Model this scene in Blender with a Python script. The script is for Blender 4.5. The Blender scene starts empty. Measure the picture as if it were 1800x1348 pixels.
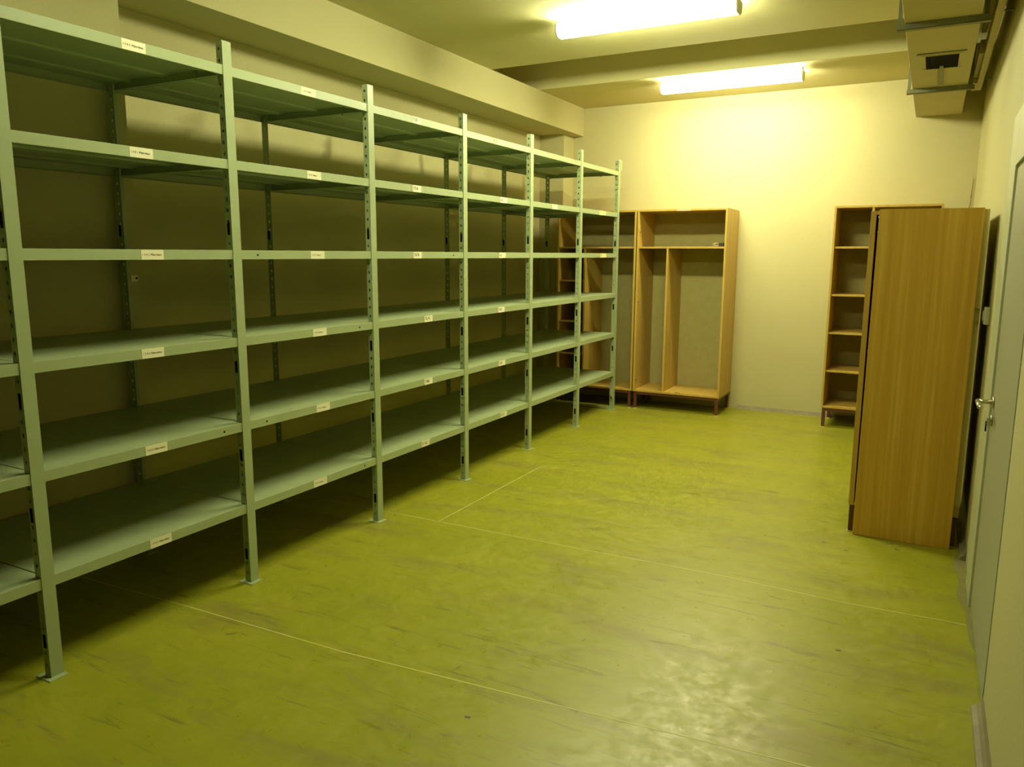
import bpy, bmesh, math, random
from mathutils import Matrix, Vector
random.seed(4)
sc = bpy.context.scene
COL = sc.collection

# ------------------------------------------------------------------ camera
cam_d = bpy.data.cameras.new('camera')
cam_d.sensor_width = 36.0
cam_d.lens = 1357.98 / 1800.0 * 36.0
cam_d.clip_start = 0.02
cam = bpy.data.objects.new('camera', cam_d)
COL.objects.link(cam)
R_ = Vector((0.88100569, 0.47308894, 0.00397851))
U_ = Vector((-0.08146015, 0.14340397, 0.98630601))
F_ = Vector((-0.46603994, 0.86926529, -0.16487761))
m = Matrix.Identity(4)
for i in range(3):
    m[i][0] = R_[i]; m[i][1] = U_[i]; m[i][2] = -F_[i]
m[0][3], m[1][3], m[2][3] = 0.0, 0.0, 1.6073
cam.matrix_world = m
sc.camera = cam

# ------------------------------------------------------------------ world, light, exposure
world = bpy.data.worlds.new('world'); sc.world = world
world.use_nodes = True
world.node_tree.nodes['Background'].inputs[0].default_value = (0.9, 0.8, 0.45, 1)
world.node_tree.nodes['Background'].inputs[1].default_value = 0.0
sc.view_settings.view_transform = 'Standard'
sc.view_settings.look = 'None'
sc.view_settings.gamma = 1.0
sc.view_settings.use_curve_mapping = False
sc.view_settings.exposure = 0.0
sc.cycles.use_denoising = True
sc.cycles.diffuse_bounces = 10
sc.cycles.max_bounces = 14
sc.cycles.caustics_reflective = False
sc.cycles.caustics_refractive = False
sc.cycles.sample_clamp_indirect = 4.0
LAMP_NEAR = (1.0, 1.0, 0.60)      # cooler, greener tube
LAMP_FAR = (1.0, 0.91, 0.56)      # warmer tube near the back wall
LAMP_STRENGTH = 130.0
FAR_STRENGTH = 112.0
DIM_STRENGTH = 58.0               # inferred unseen tube above the view, added for the bright near walls

# ------------------------------------------------------------------ materials
def mat(name, col, rough=0.6, metal=0.0, spec=0.5, var=0.0, vscale=3.0, col2=None, stretch=(1, 1, 1),
        bump=0.0, bscale=40.0, rvar=0.0, detail=4.0):
    mt = bpy.data.materials.new(name); mt.use_nodes = True
    nt = mt.node_tree; b = nt.nodes['Principled BSDF']
    b.inputs['Base Color'].default_value = (*col, 1)
    b.inputs['Roughness'].default_value = rough
    b.inputs['Metallic'].default_value = metal
    b.inputs['Specular IOR Level'].default_value = spec
    if var > 0 or col2 or bump > 0 or rvar > 0:
        tc = nt.nodes.new('ShaderNodeTexCoord')
        mp = nt.nodes.new('ShaderNodeMapping'); mp.inputs['Scale'].default_value = stretch
        nt.links.new(tc.outputs['Object'], mp.inputs[0])
        n = nt.nodes.new('ShaderNodeTexNoise'); n.inputs['Scale'].default_value = vscale
        n.inputs['Detail'].default_value = detail; n.inputs['Roughness'].default_value = 0.6
        nt.links.new(mp.outputs[0], n.inputs['Vector'])
        cr = nt.nodes.new('ShaderNodeValToRGB')
        c2 = col2 or tuple(c * (1 - var) for c in col)
        cr.color_ramp.elements[0].position = 0.3; cr.color_ramp.elements[0].color = (*c2, 1)
        cr.color_ramp.elements[1].position = 0.7; cr.color_ramp.elements[1].color = (*col, 1)
        nt.links.new(n.outputs['Fac'], cr.inputs[0]); nt.links.new(cr.outputs[0], b.inputs['Base Color'])
        if rvar > 0:
            mr = nt.nodes.new('ShaderNodeMapRange')
            mr.inputs['To Min'].default_value = rough - rvar; mr.inputs['To Max'].default_value = rough + rvar
            nt.links.new(n.outputs['Fac'], mr.inputs['Value']); nt.links.new(mr.outputs[0], b.inputs['Roughness'])
        if bump > 0:
            n2 = nt.nodes.new('ShaderNodeTexNoise'); n2.inputs['Scale'].default_value = bscale
            nt.links.new(mp.outputs[0], n2.inputs['Vector'])
            bp = nt.nodes.new('ShaderNodeBump'); bp.inputs['Strength'].default_value = bump
            bp.inputs['Distance'].default_value = 0.004
            nt.links.new(n2.outputs['Fac'], bp.inputs['Height']); nt.links.new(bp.outputs[0], b.inputs['Normal'])
    return mt

M = {}
M['wall'] = mat('cream_wall_paint', (0.505, 0.476, 0.255), 0.75, spec=0.3, col2=(0.483, 0.452, 0.234), vscale=1.3, bump=0.25, bscale=60)
M['ceil'] = mat('ceiling_paint', (0.554, 0.517, 0.278), 0.85, spec=0.2, col2=(0.517, 0.48, 0.248), vscale=1.1, bump=0.2, bscale=50)
M['metal'] = mat('sage_green_enamel', (0.335, 0.401, 0.222), 0.42, spec=0.5, col2=(0.31, 0.375, 0.203), vscale=5, bump=0.08, bscale=30, rvar=0.06)
M['metal_dark'] = mat('dark_hole', (0.008, 0.008, 0.006), 0.9, spec=0.1)
M['zinc'] = mat('zinc_steel', (0.45, 0.46, 0.40), 0.4, metal=0.5)
M['paper'] = mat('sticker_paper', (0.775, 0.756, 0.548), 0.7, spec=0.2)
M['paper_yellow'] = mat('yellowed_sticker_paper', (0.756, 0.661, 0.321), 0.7, spec=0.2)
M['ink'] = mat('sticker_ink', (0.03, 0.03, 0.025), 0.7, spec=0.2)
M['tape'] = mat('old_clear_tape', (0.434, 0.42, 0.28), 0.3, spec=0.5)

def wood_mat(name, c1, c2, c3, scale=14.0, rough=0.45, blotch=True):
    mt = bpy.data.materials.new(name); mt.use_nodes = True
    nt = mt.node_tree; b = nt.nodes['Principled BSDF']
    tc = nt.nodes.new('ShaderNodeTexCoord')
    mp = nt.nodes.new('ShaderNodeMapping'); mp.inputs['Scale'].default_value = (scale, scale, 0.45)
    nt.links.new(tc.outputs['Object'], mp.inputs[0])
    n = nt.nodes.new('ShaderNodeTexNoise'); n.inputs['Scale'].default_value = 1.6
    n.inputs['Detail'].default_value = 6; n.inputs['Roughness'].default_value = 0.65
    n.inputs['Distortion'].default_value = 0.3
    nt.links.new(mp.outputs[0], n.inputs['Vector'])
    cr = nt.nodes.new('ShaderNodeValToRGB')
    e = cr.color_ramp.elements
    e[0].position = 0.32; e[0].color = (*c2, 1)
    e[1].position = 0.68; e[1].color = (*c3, 1)
    x = e.new(0.5); x.color = (*c1, 1)
    nt.links.new(n.outputs['Fac'], cr.inputs[0])
    nt.links.new(cr.outputs[0], b.inputs['Base Color'])
    b.inputs['Roughness'].default_value = rough
    b.inputs['Specular IOR Level'].default_value = 0.4
    return mt
M['wood'] = wood_mat('oak_laminate', (0.491, 0.33, 0.0684), (0.443, 0.29, 0.0563), (0.531, 0.37, 0.0885))
M['wood_leaf'] = wood_mat('oak_door_laminate', (0.541, 0.325, 0.0396), (0.478, 0.28, 0.0325), (0.613, 0.396, 0.0676), scale=22.0)
M['wood_edge'] = mat('light_wood_edge', (0.434, 0.308, 0.119), 0.5, var=0.1, vscale=20)
M['hardboard'] = mat('olive_hardboard', (0.412, 0.372, 0.153), 0.8, spec=0.2, col2=(0.372, 0.332, 0.126), vscale=18, detail=8)
M['cream_board'] = mat('cream_back_board', (0.66, 0.58, 0.28), 0.6, spec=0.3)
M['base'] = mat('dark_red_brown_metal', (0.105, 0.036, 0.018), 0.4, spec=0.4)
M['door'] = mat('grey_door_paint', (0.336, 0.336, 0.224), 0.5, spec=0.4, var=0.04, vscale=2)
M['frame'] = mat('pale_green_frame_paint', (0.476, 0.483, 0.315), 0.45, spec=0.4)
M['plinth'] = mat('grey_beige_vinyl_skirting', (0.28, 0.245, 0.154), 0.6, spec=0.3, var=0.3, vscale=9)
M['duct'] = mat('cream_duct_paint', (0.447, 0.4, 0.208), 0.55, spec=0.35, var=0.06, vscale=3)
M['duct_bar'] = mat('grey_green_steel', (0.22, 0.225, 0.13), 0.6, metal=0.0, var=0.3, vscale=14)
M['switch'] = mat('switch_plastic', (0.518, 0.518, 0.406), 0.4)
M['black'] = mat('black_plastic', (0.02, 0.02, 0.018), 0.5)
M['chrome'] = mat('brushed_nickel', (0.62, 0.58, 0.45), 0.3, metal=1.0)
M['lamp_body'] = mat('lamp_housing_enamel', (0.75, 0.74, 0.62), 0.5)

def emit_mat(name, col, strength):
    mt = bpy.data.materials.new(name); mt.use_nodes = True
    nt = mt.node_tree; nt.nodes.clear()
    o = nt.nodes.new('ShaderNodeOutputMaterial'); e = nt.nodes.new('ShaderNodeEmission')
    e.inputs[0].default_value = (*col, 1); e.inputs[1].default_value = strength
    nt.links.new(e.outputs[0], o.inputs[0])
    return mt
M['glow'] = emit_mat('lit_lamp_diffuser', LAMP_NEAR, LAMP_STRENGTH)
M['glow_dim'] = emit_mat('lit_dim_lamp_diffuser', LAMP_NEAR, DIM_STRENGTH)
M['glow_far'] = emit_mat('lit_warm_lamp_diffuser', LAMP_FAR, FAR_STRENGTH)

def floor_mat():
    mt = bpy.data.materials.new('yellow_green_linoleum'); mt.use_nodes = True
    nt = mt.node_tree; L = nt.links; b = nt.nodes['Principled BSDF']
    tc = nt.nodes.new('ShaderNodeTexCoord')
    def noise(scale, st=(1, 1, 1), det=5, rough=0.6, dist=0.0, rot=0.0):
        mp = nt.nodes.new('ShaderNodeMapping'); mp.inputs['Scale'].default_value = st
        mp.inputs['Rotation'].default_value = (0, 0, rot)
        L.new(tc.outputs['Object'], mp.inputs[0])
        n = nt.nodes.new('ShaderNodeTexNoise'); n.inputs['Scale'].default_value = scale
        n.inputs['Detail'].default_value = det; n.inputs['Roughness'].default_value = rough
        n.inputs['Distortion'].default_value = dist
        L.new(mp.outputs[0], n.inputs['Vector']); return n
    def ramp(src, p0, c0, p1, c1):
        r = nt.nodes.new('ShaderNodeValToRGB'); e = r.color_ramp.elements
        e[0].position = p0; e[0].color = c0; e[1].position = p1; e[1].color = c1
        L.new(src, r.inputs[0]); return r
    def mix(fac, a, c):
        x = nt.nodes.new('ShaderNodeMixRGB')
        if isinstance(fac, float): x.inputs[0].default_value = fac
        else: L.new(fac, x.inputs[0])
        if isinstance(a, tuple): x.inputs[1].default_value = a
        else: L.new(a, x.inputs[1])
        if isinstance(c, tuple): x.inputs[2].default_value = c
        else: L.new(c, x.inputs[2])
        return x
    K = (0, 0, 0, 1); W = (1, 1, 1, 1)
    base = ramp(noise(1.6, det=3).outputs['Fac'], 0.32, (0.260, 0.270, 0.016, 1), 0.7, (0.310, 0.310, 0.023, 1))
    # broad grey-brown worn smears, drawn out across the room
    sm = ramp(noise(2.3, (0.55, 1.7, 1), 7, 0.65, 0.4, 0.12).outputs['Fac'], 0.50, K, 0.72, (0.8, 0.8, 0.8, 1))
    c = mix(sm.outputs[0], base.outputs[0], (0.21, 0.185, 0.05, 1))
    # fine dark scuffs
    sc_ = ramp(noise(11, (0.22, 2.4, 1), 5, 0.6, 1.2, 0.25).outputs['Fac'], 0.60, K, 0.72, (0.75, 0.75, 0.75, 1))
    c = mix(sc_.outputs[0], c.outputs[0], (0.12, 0.105, 0.035, 1))
    # reddish rust traces
    rr = ramp(noise(7, (0.8, 1.6, 1), 4, 0.5, 0.6, 0.1).outputs['Fac'], 0.72, K, 0.82, (0.30, 0.30, 0.30, 1))
    c = mix(rr.outputs[0], c.outputs[0], (0.35, 0.19, 0.03, 1))
    L.new(c.outputs[0], b.inputs['Base Color'])
    rn = ramp(noise(13, det=10, rough=0.78).outputs['Fac'], 0.38, (0.27, 0.27, 0.27, 1), 0.64, (0.52, 0.52, 0.52, 1))
    L.new(rn.outputs[0], b.inputs['Roughness'])
    b.inputs['Specular IOR Level'].default_value = 0.42
    bp = nt.nodes.new('ShaderNodeBump'); bp.inputs['Strength'].default_value = 0.22; bp.inputs['Distance'].default_value = 0.0015
    L.new(noise(70, det=8, rough=0.75).outputs['Fac'], bp.inputs['Height']); L.new(bp.outputs[0], b.inputs['Normal'])
    return mt
M['floor'] = floor_mat()
M['seam'] = mat('pale_weld_seam', (0.60, 0.58, 0.20), 0.5)
M['scuff'] = mat('dark_scuff_mark', (0.10, 0.09, 0.035), 0.7)
M['worn'] = mat('worn_grey_screed', (0.21, 0.189, 0.098), 0.8, spec=0.2, col2=(0.252, 0.238, 0.049), vscale=14, detail=8)

# ------------------------------------------------------------------ mesh helpers
class MB:
    def __init__(self):
        self.bm = bmesh.new(); self.mats = []
    def mi(self, name):
        if name not in self.mats: self.mats.append(name)
        return self.mats.index(name)
    def box(self, x0, x1, y0, y1, z0, z1, mt='wall', M4=None):
        v = [self.bm.verts.new((x, y, z)) for z in (z0, z1) for y in (y0, y1) for x in (x0, x1)]
        i = self.mi(mt)
        for f in ((0, 2, 3, 1), (4, 5, 7, 6), (0, 1, 5, 4), (2, 6, 7, 3), (0, 4, 6, 2), (1, 3, 7, 5)):
            fc = self.bm.faces.new([v[k] for k in f]); fc.material_index = i
        if M4 is not None:
            for q in v: q.co = M4 @ q.co
        return v
    def prism(self, pts, axis, a, b, mt):
        """pts: 2-D outline in the other two axes (in x,y,z order); extruded a..b along axis"""
        def P(p, t):
            c = list(p); c.insert(axis, t); return tuple(c)
        A = [self.bm.verts.new(P(p, a)) for p in pts]; B = [self.bm.verts.new(P(p, b)) for p in pts]
        i = self.mi(mt); n = len(pts); fs = []
        for k in range(n):
            fs.append(self.bm.faces.new((A[k], A[(k + 1) % n], B[(k + 1) % n], B[k])))
        fs.append(self.bm.faces.new(A[::-1])); fs.append(self.bm.faces.new(B))
        for f in fs: f.material_index = i
        bmesh.ops.recalc_face_normals(self.bm, faces=fs)
    def cyl(self, p0, p1, r, mt, seg=14, r1=None):
        p0 = Vector(p0); p1 = Vector(p1); d = p1 - p0
        q = d.to_track_quat('Z', 'Y'); r1 = r if r1 is None else r1
        A = []; B = []
        for k in range(seg):
            t = 2 * math.pi * k / seg; o = Vector((math.cos(t), math.sin(t), 0))
            A.append(self.bm.verts.new(p0 + q @ (o * r))); B.append(self.bm.verts.new(p1 + q @ (o * r1)))
        i = self.mi(mt)
        for k in range(seg):
            f = self.bm.faces.new((A[k], A[(k + 1) % seg], B[(k + 1) % seg], B[k])); f.material_index = i; f.smooth = True
        f = self.bm.faces.new(A[::-1]); f.material_index = i
        f = self.bm.faces.new(B); f.material_index = i
    def text(self, s, origin, ydir, size, mt, bold=0.0, zrot=0.0, jitter=0.0):
        """text lying in the plane facing +X, reading along ydir (+Y)"""
        cu = bpy.data.curves.new('t', 'FONT'); cu.body = s; cu.size = size; cu.offset = bold
        cu.resolution_u = 2; cu.align_x = 'LEFT'; cu.align_y = 'CENTER'
        o = bpy.data.objects.new('t', cu); COL.objects.link(o)
        dg = bpy.context.evaluated_depsgraph_get()
        me = o.evaluated_get(dg).to_mesh()
        i = self.mi(mt); vs = []
        for v in me.vertices:
            u, w = v.co.x, v.co.y
            u2 = u * math.cos(zrot) - w * math.sin(zrot); w2 = u * math.sin(zrot) + w * math.cos(zrot)
            vs.append(self.bm.verts.new((origin[0], origin[1] + u2 * ydir, origin[2] + w2)))
        for p in me.polygons:
            try:
                f = self.bm.faces.new([vs[k] for k in p.vertices]); f.material_index = i
            except ValueError: pass
        wid = max((v.co.x for v in me.vertices), default=0)
        o.evaluated_get(dg).to_mesh_clear(); bpy.data.objects.remove(o); bpy.data.curves.remove(cu)
        return wid
    def build(self, name, parent=None, bevel=0.0, seg=2, smooth=False):
        me = bpy.data.meshes.new(name)
        if parent is not None:
            self.bm.transform(Matrix.Translation(-world_loc(parent)))
        self.bm.to_mesh(me); self.bm.free()
        for n in self.mats: me.materials.append(M[n])
        o = bpy.data.objects.new(name, me); COL.objects.link(o)
        if parent is not None: o.parent = parent
        if bevel > 0:
            md = o.modifiers.new('Bevel', 'BEVEL'); md.width = bevel; md.segments = seg
            md.limit_method = 'ANGLE'; md.angle_limit = math.radians(40)
            md.harden_normals = False
        if smooth:
            for p in me.polygons: p.use_smooth = True
        return o

def world_loc(o):
    v = Vector((0, 0, 0))
    while o is not None:
        v += o.location; o = o.parent
    return v

def tag(o, label=None, cat=None, group=None, kind=None):
    if label: o['label'] = label
    if cat: o['category'] = cat
    if group: o['group'] = group
    if kind: o['kind'] = kind
    return o
def empty(name, loc, label, cat, group=None):
    o = bpy.data.objects.new(name, None); COL.objects.link(o); o.location = loc
    o.empty_display_size = 0.1
    return tag(o, label, cat, group)
def struct(o, label=None):
    o['kind'] = 'structure'
    if label: o['label'] = label
    return o

# ------------------------------------------------------------------ room shell
XL, XR, YB, YF, ZC = -3.94, 0.29, 8.25, -3.0, 3.2
b = MB()
b.box(XL - 0.1, XR + 0.35, YF - 0.2, YB + 0.2, -0.1, 0.0, 'floor')
def strip(p, q, w, mt, z=0.0006):
    p = Vector((p[0], p[1], 0)); q = Vector((q[0], q[1], 0)); d = (q - p); L = d.length; d.normalize()
    n = Vector((-d.y, d.x, 0)) * w / 2
    vs = [b.bm.verts.new((c.x, c.y, z)) for c in (p - n, q - n, q + n, p + n)]
    f = b.bm.faces.new(vs); f.material_index = b.mi(mt)
def polyseam(pts, w=0.0046):
    for a_, c_ in zip(pts, pts[1:]): strip(a_, c_, w, 'seam')
polyseam([(-3.9, 2.20), (-2.931, 2.241), (-2.0, 2.263), (-1.1, 2.335), (-0.211, 2.414), (0.254, 2.44)])
polyseam([(-3.9, 3.75), (-2.95, 3.757), (-1.7, 3.765), (-0.808, 3.78), (-0.24, 3.745), (0.283, 3.765)])
polyseam([(-2.52, 3.757), (-2.521, 5.191)])
polyseam([(-2.521, 5.191), (-2.166, 5.225)])
polyseam([(-2.166, 5.225), (-1.3, 5.28), (-0.348, 5.339)], 0.002)
polyseam([(-3.9, 5.19), (-2.86, 5.19)], 0.003)
# short dark scratches and dents in the covering
for k in range(46):
    x = random.uniform(-2.7, 0.15); y = random.uniform(1.1, 7.3); a = random.gauss(1.2 if k % 3 else 0.1, 0.5)
    l = random.uniform(0.012, 0.07) * (0.6 + y * 0.1); w = random.uniform(0.0012, 0.0035)
    strip((x, y), (x + l * math.cos(a), y + l * math.sin(a)), w, 'scuff', 0.0009)
for (x, y) in ((-0.30, 4.45), (-0.22, 3.25), (-0.05, 4.6), (-1.32, 2.12), (-0.42, 4.52)):
    strip((x, y), (x + 0.02, y + 0.004), 0.010, 'scuff', 0.0009)
# worn patch along the doorway
pts = [(0.289, 4.60), (0.24, 4.66), (0.225, 4.5), (0.25, 4.3), (0.235, 4.1), (0.262, 3.9), (0.27, 3.6), (0.289, 3.5)]
vs = [b.bm.verts.new((x, y, 0.0008)) for x, y in pts]
f = b.bm.faces.new(vs); f.material_index = b.mi('worn')
bmesh.ops.recalc_face_normals(b.bm, faces=[f])
if f.normal.z < 0: f.normal_flip()
struct(b.build('floor'), 'yellow-green linoleum floor with pale welded seams')

b = MB()
S0, S1 = 6.18, 7.13       # slot in the ceiling
b.box(XL - 0.1, XR + 0.2, YF - 0.2, S0, ZC, ZC + 0.12, 'ceil')
b.box(XL - 0.1, XR + 0.2, S1, YB + 0.2, ZC, ZC + 0.60, 'ceil')
b.box(XL - 0.1, XR + 0.2, S0 - 0.6, S1, ZC + 0.55, ZC + 0.60, 'ceil')
b.box(XL - 0.1, XR + 0.2, S0 - 0.65, S0 - 0.6, ZC + 0.12, ZC + 0.60, 'ceil')
struct(b.build('ceiling'), 'cream ceiling with a deep recessed slot across the room')

b = MB()
b.box(XL - 0.15, XL, YF - 0.15, YB + 0.1, 0, ZC + 0.6, 'wall')
b.box(XL - 0.01, -3.68, 0.6, 2.69, 0, 2.905, 'wall')          # shallow pier behind the nearest bays
b.box(XL - 0.01, -3.65, 7.985, YB + 0.05, 0, 2.905, 'wall')   # corner pier
struct(b.build('wall_left'), 'cream left wall with two shallow piers')
b = MB()
b.box(XL - 0.01, -3.53, YF, YB + 0.05, 2.905, ZC - 0.001, 'wall')
struct(b.build('trim_1'), 'long cream beam under the ceiling above the shelving')
b = MB()
b.box(XL - 0.15, XR + 0.2, YB, YB + 0.15, 0, ZC + 0.6, 'wall')
struct(b.build('wall_back'), 'cream back wall')
b = MB()
b.box(XL - 0.15, XR + 0.2, YF - 0.15, YF, 0, ZC + 0.2, 'wall')
struct(b.build('wall_front'))
DY0, DY1, DZ = 3.040, 3.975, 1.985       # doorway in the right wall
b = MB()
b.box(XR, XR + 0.15, YF - 0.15, DY0, 0, ZC + 0.6, 'wall')
b.box(XR, XR + 0.15, DY1, YB + 0.1, 0, ZC + 0.6, 'wall')
b.box(XR, XR + 0.15, DY0, DY1, DZ, ZC + 0.6, 'wall')
b.box(XR + 0.10, XR + 0.15, DY0, DY1, 0, DZ, 'wall')
struct(b.build('wall_right'), 'cream right wall with the doorway')

b = MB()   # cove skirting, near piece
b.prism([(0.2895, 0.0), (0.254, 0.0), (0.256, 0.006), (0.272, 0.012), (0.283, 0.028), (0.2895, 0.05)], 1, YF, 3.05, 'plinth')
struct(b.build('baseboard_right'), 'worn grey-beige cove skirting near the door')
b = MB()
b.prism([(0.2895, 0.0), (0.258, 0.0), (0.262, 0.02), (0.278, 0.028), (0.285, 0.045), (0.2895, 0.06)], 1, 4.60, YB - 0.03, 'plinth')
struct(b.build('baseboard_right'), 'grey-beige cove skirting between the door and the back wall')
b = MB()
b.prism([(YB, 0.0), (YB - 0.03, 0.0), (YB - 0.022, 0.012), (YB - 0.008, 0.02), (YB, 0.035)], 0, -1.70, 0.25, 'plinth')
struct(b.build('baseboard_back'), 'thin grey-beige skirting along the back wall')

# ------------------------------------------------------------------ door
d = bpy.data.objects.new('door_1', None); COL.objects.link(d); d.location = (XR, DY0, 0); struct(d, 'grey painted door with lever handle in the right wall')
b = MB()
b.box(0.278, 0.2895, DY1 + 0.0, DY1 + 0.30, 0, DZ + 0.24, 'frame')
b.box(0.278, 0.2895, DY0 - 0.001, DY1, DZ + 0.002, DZ + 0.24, 'frame')
b.box(0.2895, 0.34, DY1 - 0.008, DY1 - 0.0005, 0, DZ, 'frame')
b.box(0.2895, 0.34, DY0 + 0.0005, DY0 + 0.006, 0, DZ, 'frame')
b.box(0.2895, 0.34, DY0 + 0.006, DY1 - 0.008, DZ - 0.006, DZ - 0.0005, 'frame')
b.build('door_frame', d, bevel=0.002)
b = MB()
b.box(0.287, 0.327, DY0 + 0.010, DY1 - 0.012, 0.008, DZ - 0.012, 'door')
leaf = b.build('door_leaf', d, bevel=0.002)
b = MB()
hy, hz = 3.875, 0.985
b.cyl((0.287, hy, hz), (0.279, hy, hz), 0.026, 'chrome', 20)
b.cyl((0.280, hy, hz), (0.222, hy, hz), 0.0095, 'chrome', 14)
b.cyl((0.226, hy + 0.006, hz), (0.226, hy - 0.115, hz - 0.006), 0.0105, 'chrome', 14, 0.009)
b.cyl((0.226, hy - 0.115, hz - 0.006), (0.236, hy - 0.125, hz - 0.008), 0.009, 'chrome', 14, 0.007)
b.build('door_handle', leaf)
b = MB()
kz = 0.905
b.cyl((0.287, hy, kz), (0.279, hy, kz), 0.024, 'chrome', 20)
b.box(0.266, 0.280, hy - 0.007, hy + 0.007, kz - 0.028, kz + 0.008, 'chrome')
b.box(0.262, 0.268, hy - 0.002, hy + 0.002, kz - 0.05, kz - 0.005, 'metal_dark')
b.build('lock_cylinder', leaf)

# ------------------------------------------------------------------ ceiling lamps
def ceiling_lamp(x0, x1, yc, zt, label, glow='glow'):
    e = empty('ceiling_lamp', ((x0 + x1) / 2, yc, ZC), label, 'lamp', 'fluorescent ceiling lamps')
    b = MB(); b.box(x0 + 0.01, x1 - 0.01, yc - 0.045, yc + 0.045, zt + 0.004, ZC, 'lamp_body')
    b.build('housing', e, bevel=0.004)
    b = MB()
    w, h = 0.062, 0.078
    pr = [(yc - w, zt), (yc - w, zt - h * 0.45), (yc - w * 0.82, zt - h * 0.82), (yc - w * 0.5, zt - h),
          (yc + w * 0.5, zt - h), (yc + w * 0.82, zt - h * 0.82), (yc + w, zt - h * 0.45), (yc + w, zt)]
    b.prism(pr, 0, x0 + 0.012, x1 - 0.012, glow)
    b.build('diffuser', e)
    for xx in (x0, x1 - 0.012):
        b = MB()
        s = 1.06
        b.prism([(yc + (p[0] - yc) * s, zt + (p[1] - zt) * 1.03) for p in pr], 0, xx, xx + 0.012, 'lamp_body')
        b.build('end_cap', e)
    return e
ceiling_lamp(-2.42, -1.18, 5.18, 3.172, 'long lit tube lamp on the ceiling, nearer of the two, left of the duct')
ceiling_lamp(-2.42, -1.18, 2.55, 3.172, 'dim long tube lamp on the ceiling opposite the nearest shelving bays', 'glow_dim')
ceiling_lamp(-2.36, -1.10, 7.34, 3.172, 'long lit tube lamp beyond the ceiling slot, close to the back wall', 'glow_far')

# ------------------------------------------------------------------ shelving rack
PY = [0.60, 1.598, 2.594, 3.603, 4.608, 5.613, 6.610, 7.560]
XFR, XBK = -2.836, -3.649
ZS = [2.431, 2.025, 1.621, 1.216, 0.808, 0.401]
HT = 2.534
rack = empty('shelving_rack', ((XFR + XBK) / 2, 4.0, 0),
             'long sage-green bolted metal shelving rack with six levels of empty shelves along the left wall', 'shelving rack')
LIP = 0.042

def shelf(y0, y1, z, stick=None, hole=None):
    a, c = y0 + 0.003, y1 - 0.003
    xf, xb = XFR - 0.003, XBK + 0.003
    t = 0.0016
    b = MB()
    # folded pan as one closed cross-section (x,z) along y
    r = 0.014
    prof = [(xf, z), (xf, z - LIP), (xf - r, z - LIP), (xf - r, z - LIP + 0.006), (xf - r + 0.002, z - LIP + 0.006),
            (xf - t, z - LIP + 0.0025), (xf - t, z - t)]
    prof = [(xf, z), (xf, z - LIP), (xf - r, z - LIP), (xf - r, z - LIP + t), (xf - t, z - LIP + t), (xf - t, z - t)]
    # three shallow stiffening folds in the underside
    for cx in (xf - 0.13, (xf + xb) / 2, xb + 0.13):
        prof += [(cx + 0.030, z - t), (cx + 0.022, z - 0.010), (cx - 0.022, z - 0.010), (cx - 0.030, z - t)]
    prof += [(xb + t, z - t), (xb + t, z - LIP + t), (xb + r, z - LIP + t), (xb + r, z - LIP), (xb, z - LIP), (xb, z)]
    b.prism(prof, 1, a, c, 'metal')
    for (q0, q1) in ((a, a + t), (c - t, c)):      # end lips
        b.box(xb + 0.03, xf - 0.03, q0, q1, z - LIP + 0.004, z - t, 'metal')
    b.box(xb + 0.03, xf - 0.03, a + t, a + 0.014, z - LIP + 0.004, z - LIP + 0.004 + t, 'metal')
    b.box(xb + 0.03, xf - 0.03, c - 0.014, c - t, z - LIP + 0.004, z - LIP + 0.004 + t, 'metal')
    if hole is not None:
        b.cyl((xf - 0.001, hole, z - LIP * 0.52), (xf + 0.0006, hole, z - LIP * 0.52), 0.0055, 'metal_dark', 10)
    o = b.build('shelf', rack, bevel=0.0028, seg=3)
    for st in (stick or []):
        cy, w, txt, style = st
        b = MB()
        x = xf + 0.0004
        h = LIP * 0.94
        y_0, y_1 = cy - w / 2, cy + w / 2
        zz0, zz1 = z - LIP + 0.0008, z - 0.0015
        pm = 'paper_yellow' if style == 'yellow' else 'paper'
        b.box(x - 0.0003, x + 0.0005, y_0, y_1, zz0, zz1, pm)
        if style == 'tape':
            b.box(x - 0.0003, x + 0.0008, y_0 - 0.016, y_0 + 0.004, zz0 + 0.002, zz1, 'tape')
            b.box(x - 0.0003, x + 0.0008, y_1 - 0.004, y_1 + 0.014, zz0, zz1 - 0.003, 'tape')
        zc = (zz0 + zz1) / 2
        xx = x + 0.0009
        if style in ('print', 'print_tape'):
            n, wd = txt
            w1 = b.text(n, (xx, y_0 + 0.004, zc), 1, 0.0120, 'ink', 0.0)
            b.text(wd, (xx, y_0 + 0.004 + w1 + 0.006, zc), 1, 0.0098, 'ink', 0.0002)
        else:
            b.text(txt[0], (xx, y_0 + 0.008, zc), 1, 0.027 if style != 'small' else 0.02, 'ink', 0.0003, zrot=0.05)
        b.build('label_sticker', o)
    return o

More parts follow.
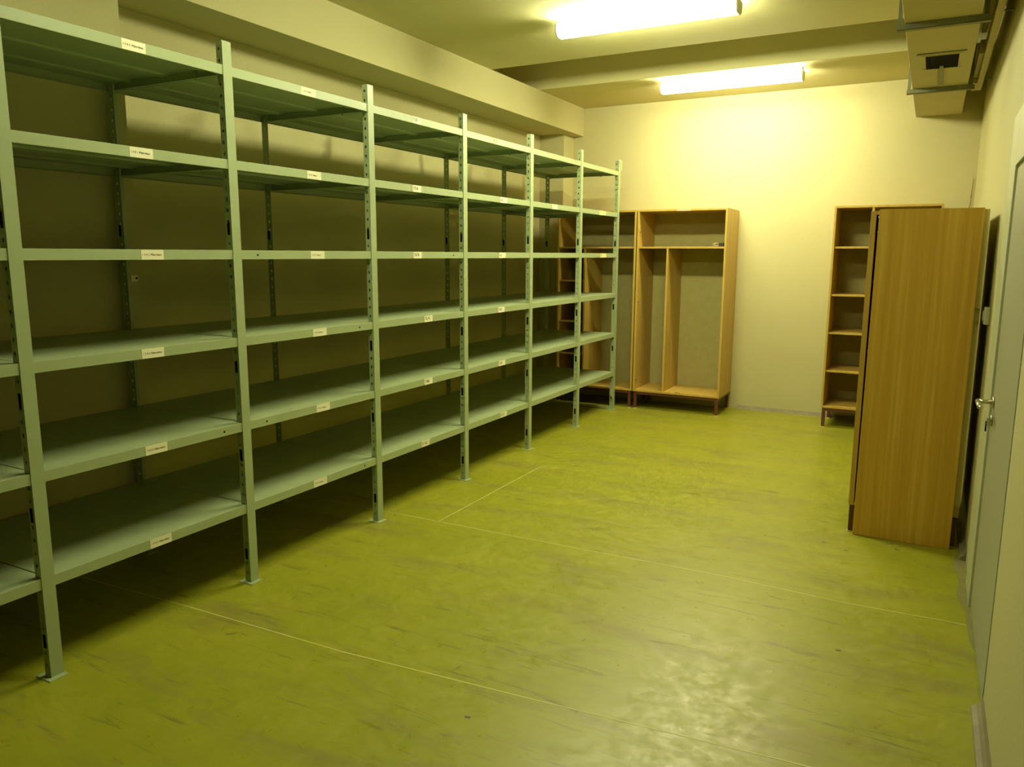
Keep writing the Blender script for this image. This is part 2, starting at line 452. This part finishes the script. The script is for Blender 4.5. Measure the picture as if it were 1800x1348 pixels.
years = ['1 9 8 0', '1 9 8 1', '1 9 8 2', '1 9 8 3', '1 9 8 4', '1 9 8 5']
ST = {}
for k, cy in enumerate([2.130, 2.130, 2.148, 2.117, 2.100, 2.089]):
    ST[(1, k)] = [(cy, 0.106, (years[k], 'Příjem faktur'), 'print')]
for k, cy in enumerate([3.110, 3.130, 3.134, 3.129, 3.134, 3.090]):
    ST[(2, k)] = [(cy, 0.104, ('1 9 8 ' + str(k), 'Faktury'), 'print')]
for k, (cy, s) in enumerate([(4.05, '7.00'), (4.045, '75/6'), (4.04, '7676'), (4.149, '7L+L'), (4.139, '7/66'), (4.096, '7/ 62')]):
    ST[(3, k)] = [(cy, 0.092, (s,), 'tape' if k in (1, 2, 5) else 'hand')]
for k, (cy, s) in enumerate([(5.066, '86.00'), (5.153, '68'), (5.137, '6.2'), (5.121, '74/2'), (5.132, '16/1'), (5.161, '4.12')]):
    ST[(4, k)] = [(cy, 0.15 if k == 0 else 0.10, (s,), 'yellow' if k == 0 else ('tape' if k in (2, 3) else 'hand'))]
ST[(5, 1)] = [(6.049, 0.10, ('111',), 'tape')]
ST[(6, 1)] = [(7.130, 0.16, ('72',), 'yellow')]
ST[(6, 2)] = [(7.176, 0.15, ('72',), 'yellow')]
HO = {(2, 2): 2.721, (3, 2): 4.456, (2, 3): 3.458, (2, 4): 2.727, (2, 5): 3.469, (1, 4): 2.462}
for i in range(7):
    for k, z in enumerate(ZS):
        shelf(PY[i], PY[i + 1], z, ST.get((i, k)), HO.get((i, k)))

def flange(b, u0, u1, z0, z1, put, hw, hh, pitch, mt, t=0.002, z_first=0.04):
    """perforated sheet strip of width u0..u1 with a column of slots; put(u, z, s) -> 3-D point, s = 0/1 for the two faces"""
    i = b.mi(mt)
    uc = (u0 + u1) / 2; ua, ub = uc - hw / 2, uc + hw / 2
    zs = [z0]; holes = []
    zz = z0 + z_first
    while zz + hh < z1 - 0.01:
        holes.append((zz, zz + hh)); zz += pitch
    segs = []
    cur = z0
    for (h0, h1) in holes:
        segs.append((cur, h0, False)); segs.append((h0, h1, True)); cur = h1
    segs.append((cur, z1, False))
    def quad(pts):
        try:
            f = b.bm.faces.new([b.bm.verts.new(p) for p in pts]); f.material_index = i
        except ValueError: pass
    for s in (0, 1):
        for (a, c, hole) in segs:
            if hole: rng = ((u0, ua), (ub, u1))
            else: rng = ((u0, u1),)
            for (p, q) in rng:
                quad([put(p, a, s), put(q, a, s), put(q, c, s), put(p, c, s)])
    for (h0, h1) in holes:
        quad([put(ua, h0, 0), put(ua, h0, 1), put(ua, h1, 1), put(ua, h1, 0)])
        quad([put(ub, h0, 0), put(ub, h0, 1), put(ub, h1, 1), put(ub, h1, 0)])
        quad([put(ua, h0, 0), put(ub, h0, 0), put(ub, h0, 1), put(ua, h0, 1)])
        quad([put(ua, h1, 0), put(ub, h1, 0), put(ub, h1, 1), put(ua, h1, 1)])
    for u in (u0, u1):
        quad([put(u, z0, 0), put(u, z0, 1), put(u, z1, 1), put(u, z1, 0)])
    for z in (z0, z1):
        quad([put(u0, z, 0), put(u1, z, 0), put(u1, z, 1), put(u0, z, 1)])

def post(y, front):
    b = MB()
    x = XFR if front else XBK
    s = -1 if front else 1            # the side flange reaches towards the inside of the rack
    w = 0.050
    ya, yb = y - w / 2, y + w / 2
    # face flange, plain on the aisle side
    b.box(min(x, x + s * 0.002), max(x, x + s * 0.002), ya, yb, 0.003, HT, 'metal')
    # side flange with slots
    flange(b, x + s * 0.0045, x + s * (0.038 if front else 0.048), 0.003, HT, lambda u, z, k: (u, ya + 0.0002 + 0.002 * k, z), 0.009, 0.014, 0.050, 'metal')
    o = b.build('post', rack)
    b = MB()
    if front: b.box(x - 0.064, x + 0.024, y - 0.045, y + 0.028, 0.0, 0.0035, 'metal')
    else: b.box(x - 0.02, x + 0.06, y - 0.045, y + 0.028, 0.0, 0.0035, 'metal')
    b.build('foot_plate', o, bevel=0.001)
    # dark bolted splice slots
    for zz in (1.69, 0.62, 0.12, 1.05) if front else (1.69,):
        b = MB()
        xx0, xx1 = sorted((x + s * 0.012, x + s * 0.028))
        b.box(xx0, xx1, ya - 0.0012, ya, zz, zz + 0.055, 'metal_dark')
        b.build('bolt_slot', o)
    return o
posts = []
for y in PY:
    posts.append(post(y, True)); post(y, False)

# end of run: torn sticker on the top, bent gusset low down, floor tie, wall clip
b = MB()
y0 = PY[7]
b.prism([(7.50, 2.545), (7.545, 2.525), (7.60, 2.44), (7.615, 2.445), (7.62, 2.53), (7.575, 2.55)], 0, XFR + 0.001, XFR + 0.0025, 'metal')
o = b.build('torn_top_plate', rack)
b = MB()
b.prism([(7.535, 0.235), (7.46, 0.222), (7.44, 0.19), (7.455, 0.165), (7.535, 0.115)], 0, XFR - 0.002, XFR, 'metal')
b.build('gusset', rack, bevel=0.0005)
b = MB()
b.box(XBK + 0.04, XFR - 0.04, PY[7] - 0.02, PY[7] + 0.0, 0.004, 0.026, 'metal')
b.build('floor_tie', rack, bevel=0.001)
b = MB()
b.box(-3.679, XBK + 0.004, 2.622, 2.665, 1.462, 1.492, 'zinc')
b.cyl((XBK + 0.003, 2.653, 1.477), (XBK + 0.006, 2.653, 1.477), 0.006, 'metal_dark', 10)
b.build('wall_clip', rack)
for i in range(1, 8):      # little corner hooks under the upper shelves
    for z in ZS[:2]:
        b = MB()
        b.box(XFR - 0.20, XFR - 0.19, PY[i] - 0.012, PY[i] - 0.0045, z - LIP - 0.004, z - 0.004, 'metal')
        b.build('shelf_hook', rack)

# ------------------------------------------------------------------ wooden cabinets
YW = 7.72
def carcass(e, x0, x1, y0, y1, z0, z1, t=0.019, back='hardboard', doors=None, open_dir='y'):
    b = MB()
    b.box(x0, x0 + t, y0, y1, z0, z1, 'wood'); o = b.build('side_panel', e, bevel=0.0012)
    b = MB(); b.box(x1 - t, x1, y0, y1, z0, z1, 'wood'); b.build('side_panel', e, bevel=0.0012)
    b = MB(); b.box(x0 + t, x1 - t, y0, y1, z1 - t, z1, 'wood'); b.build('top_panel', e, bevel=0.0012)
    b = MB(); b.box(x0 + t, x1 - t, y0, y1, z0, z0 + t, 'wood'); b.build('bottom_panel', e, bevel=0.0012)
    b = MB(); b.box(x0 + 0.008, x1 - 0.008, y1 - 0.001, y1 + 0.004, z0 + 0.008, z1 - 0.008, back); b.build('back_panel', e)
def base_frame(e, x0, x1, y0, y1, z1):
    b = MB(); s = 0.030
    b.box(x0 + 0.012, x1 - 0.012, y0 + 0.006, y0 + 0.006 + s, z1 - s, z1 - 0.0005, 'base')
    b.box(x0 + 0.012, x1 - 0.012, y1 - 0.02 - s, y1 - 0.02, z1 - s, z1 - 0.0005, 'base')
    b.box(x0 + 0.012, x0 + 0.012 + s, y0 + 0.006 + s, y1 - 0.02 - s, z1 - s, z1 - 0.0005, 'base')
    b.box(x1 - 0.012 - s, x1 - 0.012, y0 + 0.006 + s, y1 - 0.02 - s, z1 - s, z1 - 0.0005, 'base')
    fr = b.build('base_frame', e, bevel=0.002)
    for xx in (x0 + 0.012, x1 - 0.012 - s):
        for yy in (y0 + 0.006, y1 - 0.02 - s):
            b = MB(); b.box(xx, xx + s, yy, yy + s, 0.004, z1 - s, 'base')
            b.box(xx - 0.003, xx + s + 0.003, yy - 0.003, yy + s + 0.003, 0.0, 0.006, 'cream_board')
            b.build('leg', fr, bevel=0.001)
def board(e, name, *box):
    b = MB(); b.box(*box, 'wood'); return b.build(name, e, bevel=0.001)
def hinge(e, x, y, z):
    b = MB(); b.cyl((x, y, z), (x + 0.0015, y, z), 0.012, 'base', 12); b.cyl((x, y, z - 0.03), (x + 0.0015, y, z - 0.03), 0.005, 'metal_dark', 8)
    b.build('hinge_hole', e)

ZB0, ZB1 = 0.182, 2.060
# right-hand open wardrobe
x0, x1 = -2.688, -1.778
w2 = empty('open_wardrobe', ((x0 + x1) / 2, YW + 0.26, 0), 'doorless oak-laminate wardrobe with free right side, against the back wall', 'wardrobe', 'doorless wardrobes on dark metal legs')
carcass(w2, x0, x1, YW, 8.235, ZB0, ZB1)
board(w2, 'shelf', x0 + 0.019, x1 - 0.019, YW + 0.012, 8.234, 1.672, 1.690)
board(w2, 'divider', -2.376, -2.357, YW + 0.012, 8.234, ZB0 + 0.019, 1.672)
base_frame(w2, x0, x1, YW, 8.235, ZB0)
for zz in (1.835, 1.12, 0.30): hinge(w2, x0 + 0.0192, YW + 0.035, zz)
b = MB(); b.box(-2.235, -2.185, YW + 0.002, YW + 0.02, ZB0 + 0.0192, ZB0 + 0.022, 'base'); b.build('lock_strike', w2)
b = MB(); b.box(-2.28, -2.14, YW - 0.0015, YW - 0.0002, ZB1 - 0.021, ZB1 - 0.002, 'tape'); b.build('tape_strip', w2)
# left-hand open wardrobe
x0, x1 = -3.590, -2.700
w1 = empty('open_wardrobe', ((x0 + x1) / 2, YW + 0.26, 0), 'doorless oak-laminate wardrobe partly hidden behind the far end of the metal shelving', 'wardrobe', 'doorless wardrobes on dark metal legs')
carcass(w1, x0, x1, YW, 8.235, ZB0, ZB1)
board(w1, 'shelf', x0 + 0.019, x1 - 0.019, YW + 0.012, 8.234, 1.672, 1.690)
board(w1, 'divider', -3.282, -3.263, YW + 0.012, 8.234, ZB0 + 0.019, 1.672)
for zz in (1.335, 0.895, 0.54): board(w1, 'small_shelf', x0 + 0.019, -3.282, YW + 0.03, 8.234, zz - 0.016, zz)
base_frame(w1, x0, x1, YW, 8.235, ZB0)
# bookcase at the right
x0, x1 = -0.818, 0.055
bk = empty('tall_cabinet', ((x0 + x1) / 2, YW + 0.26, 0), 'tall oak-laminate cabinet with narrow open shelves, standing at the back wall behind the loose door', 'cabinet')
carcass(bk, x0, x1, YW, 8.235, ZB0 + 0.005, ZB1 - 0.008)
board(bk, 'divider', -0.505, -0.486, YW + 0.004, 8.234, ZB0 + 0.024, ZB1 - 0.027)
for zz in (1.690, 1.255, 0.903, 0.545): board(bk, 'shelf', x0 + 0.019, -0.505, YW + 0.02, 8.234, zz - 0.018, zz)
for zz in (1.690, 0.903): board(bk, 'shelf', -0.486, x1 - 0.019, YW + 0.02, 8.234, zz - 0.018, zz)
base_frame(bk, x0, x1, YW, 8.235, ZB0 + 0.005)

# narrow cabinet standing behind the loose door leaf, open front towards the room
x0, x1, y0, y1, z0, z1 = -0.317, 0.246, 4.782, 5.60, 0.165, 1.850  # depth extended rearward to block light and darken the gap at the wall
cb = empty('narrow_cabinet', ((x0 + x1) / 2, (y0 + y1) / 2, 0), 'narrow open oak-laminate cabinet mostly hidden behind the loose door leaned on it', 'cabinet')
b = MB(); b.box(x0, x0 + 0.028, y0, y1, z0, z1, 'wood'); b.build('side_panel', cb, bevel=0.0012)
b = MB()   # right side with a pale worn front edge and a broken-out lock notch
prof = [(y0, z0 + 0.075), (y0, 1.238), (y0 + 0.018, 1.262), (y0 + 0.002, 1.284), (y0 + 0.022, 1.325), (y0, 1.334),
        (y0, z1), (y1, z1), (y1, z0), (y0 + 0.03, z0), (y0 + 0.02, z0 + 0.05)]
b.prism(prof, 0, x1 - 0.040, x1, 'cream_board'); b.build('side_panel', cb, bevel=0.0012)
b = MB(); b.box(x0 + 0.028, x1 - 0.040, y0, y1, z1 - 0.019, z1, 'wood'); b.build('top_panel', cb, bevel=0.0012)
b = MB(); b.box(x0 + 0.028, x1 - 0.040, y0, y1, z0, z0 + 0.019, 'wood'); b.build('bottom_panel', cb, bevel=0.0012)
b = MB(); b.box(x0 + 0.006, x1 - 0.006, y1 - 0.001, y1 + 0.004, z0 + 0.006, z1 - 0.006, 'hardboard'); b.build('back_panel', cb)
for zz in (1.45, 1.05, 0.62):
    b = MB(); b.box(x0 + 0.028, x1 - 0.040, y0 + 0.10, y1 - 0.001, zz, zz + 0.018, 'wood'); b.build('shelf', cb, bevel=0.001)
base_frame(cb, x0 - 0.006, x1 + 0.004, y0, y1, z0)

# loose door leaf leaned against it
lf = empty('loose_cabinet_door', (-0.03, 4.75, 0), 'loose tall oak-grain cabinet door standing on the floor near the grey door', 'cabinet door')
b = MB()
mx = Matrix.Translation((-0.034, 4.742, 0)) @ Matrix.Rotation(math.radians(-0.55), 4, 'X') @ Matrix.Rotation(math.radians(0.22), 4, 'Y')
b.box(-0.2475, 0.2475, 0.0, 0.019, 0.001, 1.857, 'wood_leaf', mx)
lo = b.build('door_panel', lf, bevel=0.0015)
b = MB()
for zz, r in ((1.815, 0.006), (1.735, 0.004)):
    b.cyl(mx @ Vector((-0.2475, 0.010, zz)), mx @ Vector((-0.2505, 0.010, zz)), r, 'chrome', 10)
b.build('hinge_pin', lo)

# ------------------------------------------------------------------ small things
e = empty('padlock', (-1.86, 7.83, 1.690), 'small black lock with metal loop on the upper shelf of the open wardrobe', 'lock')
b = MB(); b.box(-1.872, -1.822, 7.80, 7.83, 1.6902, 1.728, 'black'); b.build('lock_body', e, bevel=0.003)
b = MB()
pp = []
for k in range(11):
    t = math.pi * k / 10
    pp.append((-1.872 - 0.055 * math.sin(t) , 7.815 + 0.0, 1.712 + 0.014 * math.cos(t)))
for p, q in zip(pp, pp[1:]): b.cyl(p, q, 0.0045, 'chrome', 8)
b.build('shackle', e)

e = empty('light_switch', (XR, 4.93, 1.30), 'small white switch box on the right wall beside the cabinet', 'switch')
b = MB(); b.box(0.262, 0.2898, 4.70, 4.78, 1.255, 1.345, 'switch'); b.build('switch_box', e, bevel=0.006)
b = MB(); b.box(0.257, 0.263, 4.72, 4.76, 1.275, 1.325, 'switch'); b.build('rocker', e, bevel=0.002)
e.location = (XR, 4.74, 1.30)
for ch in e.children:
    ch.location = (0, 4.93 - 4.74, 0)

b = MB()
for p, q in (((0.262, 8.243, 2.30), (0.258, 8.243, 2.12)), ((0.258, 8.243, 2.12), (0.235, 8.244, 1.9)), ((0.235, 8.244, 1.9), (0.20, 8.244, 1.5)), ((0.20, 8.244, 1.5), (0.19, 8.244, 0.04))):
    b.cyl(p, q, 0.0035, 'wall', 8)
tag(b.build('wall_cable'), 'thin cream cable running down the back wall beside the right corner', 'cable')

# ------------------------------------------------------------------ air duct under the ceiling
dx0, dx1, dz = -0.238, 0.128, 2.862
du = empty('air_duct', ((dx0 + dx1) / 2, 5.0, dz), 'cream square-section ventilation duct under the ceiling along the right wall', 'duct')
b = MB()
secs = [(YF + 0.01, 4.99), (4.996, 6.93), (6.936, YB - 0.001)]
for a, c in secs: b.box(dx0, dx1, a, c, dz, ZC - 0.01, 'duct')
body = b.build('duct_body', du, bevel=0.002)
b = MB()
gy0, gy1 = 5.83, 6.22
b.box(-0.142, 0.046, gy0, gy1, dz - 0.0016, dz - 0.0004, 'metal_dark')
for k in range(9):
    xx = -0.136 + k * 0.0215
    b.box(xx, xx + 0.004, gy0 + 0.004, gy1 - 0.004, dz - 0.006, dz - 0.0016, 'metal_dark')
for (a, c) in ((gy0 - 0.012, gy0), (gy1, gy1 + 0.012)):
    b.box(-0.165, 0.066, a, c, dz - 0.003, dz - 0.0004, 'duct')
b.build('vent_grille', body)
b = MB()
b.box(-0.19, 0.086, 5.745, 5.770, dz - 0.006, dz - 0.0003, 'duct_bar'); b.build('slide_rail', body, bevel=0.001)
b = MB()
b.box(-0.062, -0.038, 6.10, 6.78, dz - 0.016, dz - 0.0062, 'duct_bar'); b.build('slide_lever', body, bevel=0.002)
for yy in (5.02, 6.93):
    b = MB()
    b.box(dx0 - 0.038, dx1 + 0.045, yy - 0.045, yy + 0.0, dz - 0.034, dz - 0.030, 'duct_bar')
    b.box(dx0 - 0.038, dx1 + 0.045, yy - 0.045, yy - 0.041, dz - 0.034, dz - 0.0005, 'duct_bar')
    b.box(dx0 - 0.038, dx1 + 0.045, yy - 0.004, yy + 0.0, dz - 0.034, dz - 0.0005, 'duct_bar')
    hb = b.build('hanger_bar', du, bevel=0.001)
    for xx in (dx0 - 0.034, dx1 + 0.010):
        b = MB(); b.box(xx, xx + 0.022, yy - 0.036, yy - 0.030, dz - 0.030, ZC, 'duct_bar'); b.build('hanger_strap', hb)
# narrow casing between duct and wall
cs = du
b = MB()
b.box(0.192, 0.230, 1.0, 7.36, 2.895, 2.99, 'duct'); b.build('side_rail', cs, bevel=0.002)
b = MB()
b.box(0.163, 0.192, 7.05, 7.36, 2.895, 2.99, 'duct')
b.box(0.163, 0.192, 6.12, 7.05, 2.935, 2.99, 'duct')
b.box(0.163, 0.192, 6.10, 6.12, 2.90, 2.99, 'duct')
b.box(0.163, 0.192, 1.0, 6.10, 3.03, 3.05, 'duct')
b.build('casing_panel', cs, bevel=0.001)
for yy in (1.4, 3.6, 5.3, 7.2):
    b = MB(); b.box(0.229, XR - 0.0002, yy, yy + 0.02, 2.95, 2.956, 'duct_bar'); b.build('wall_bracket', cs)
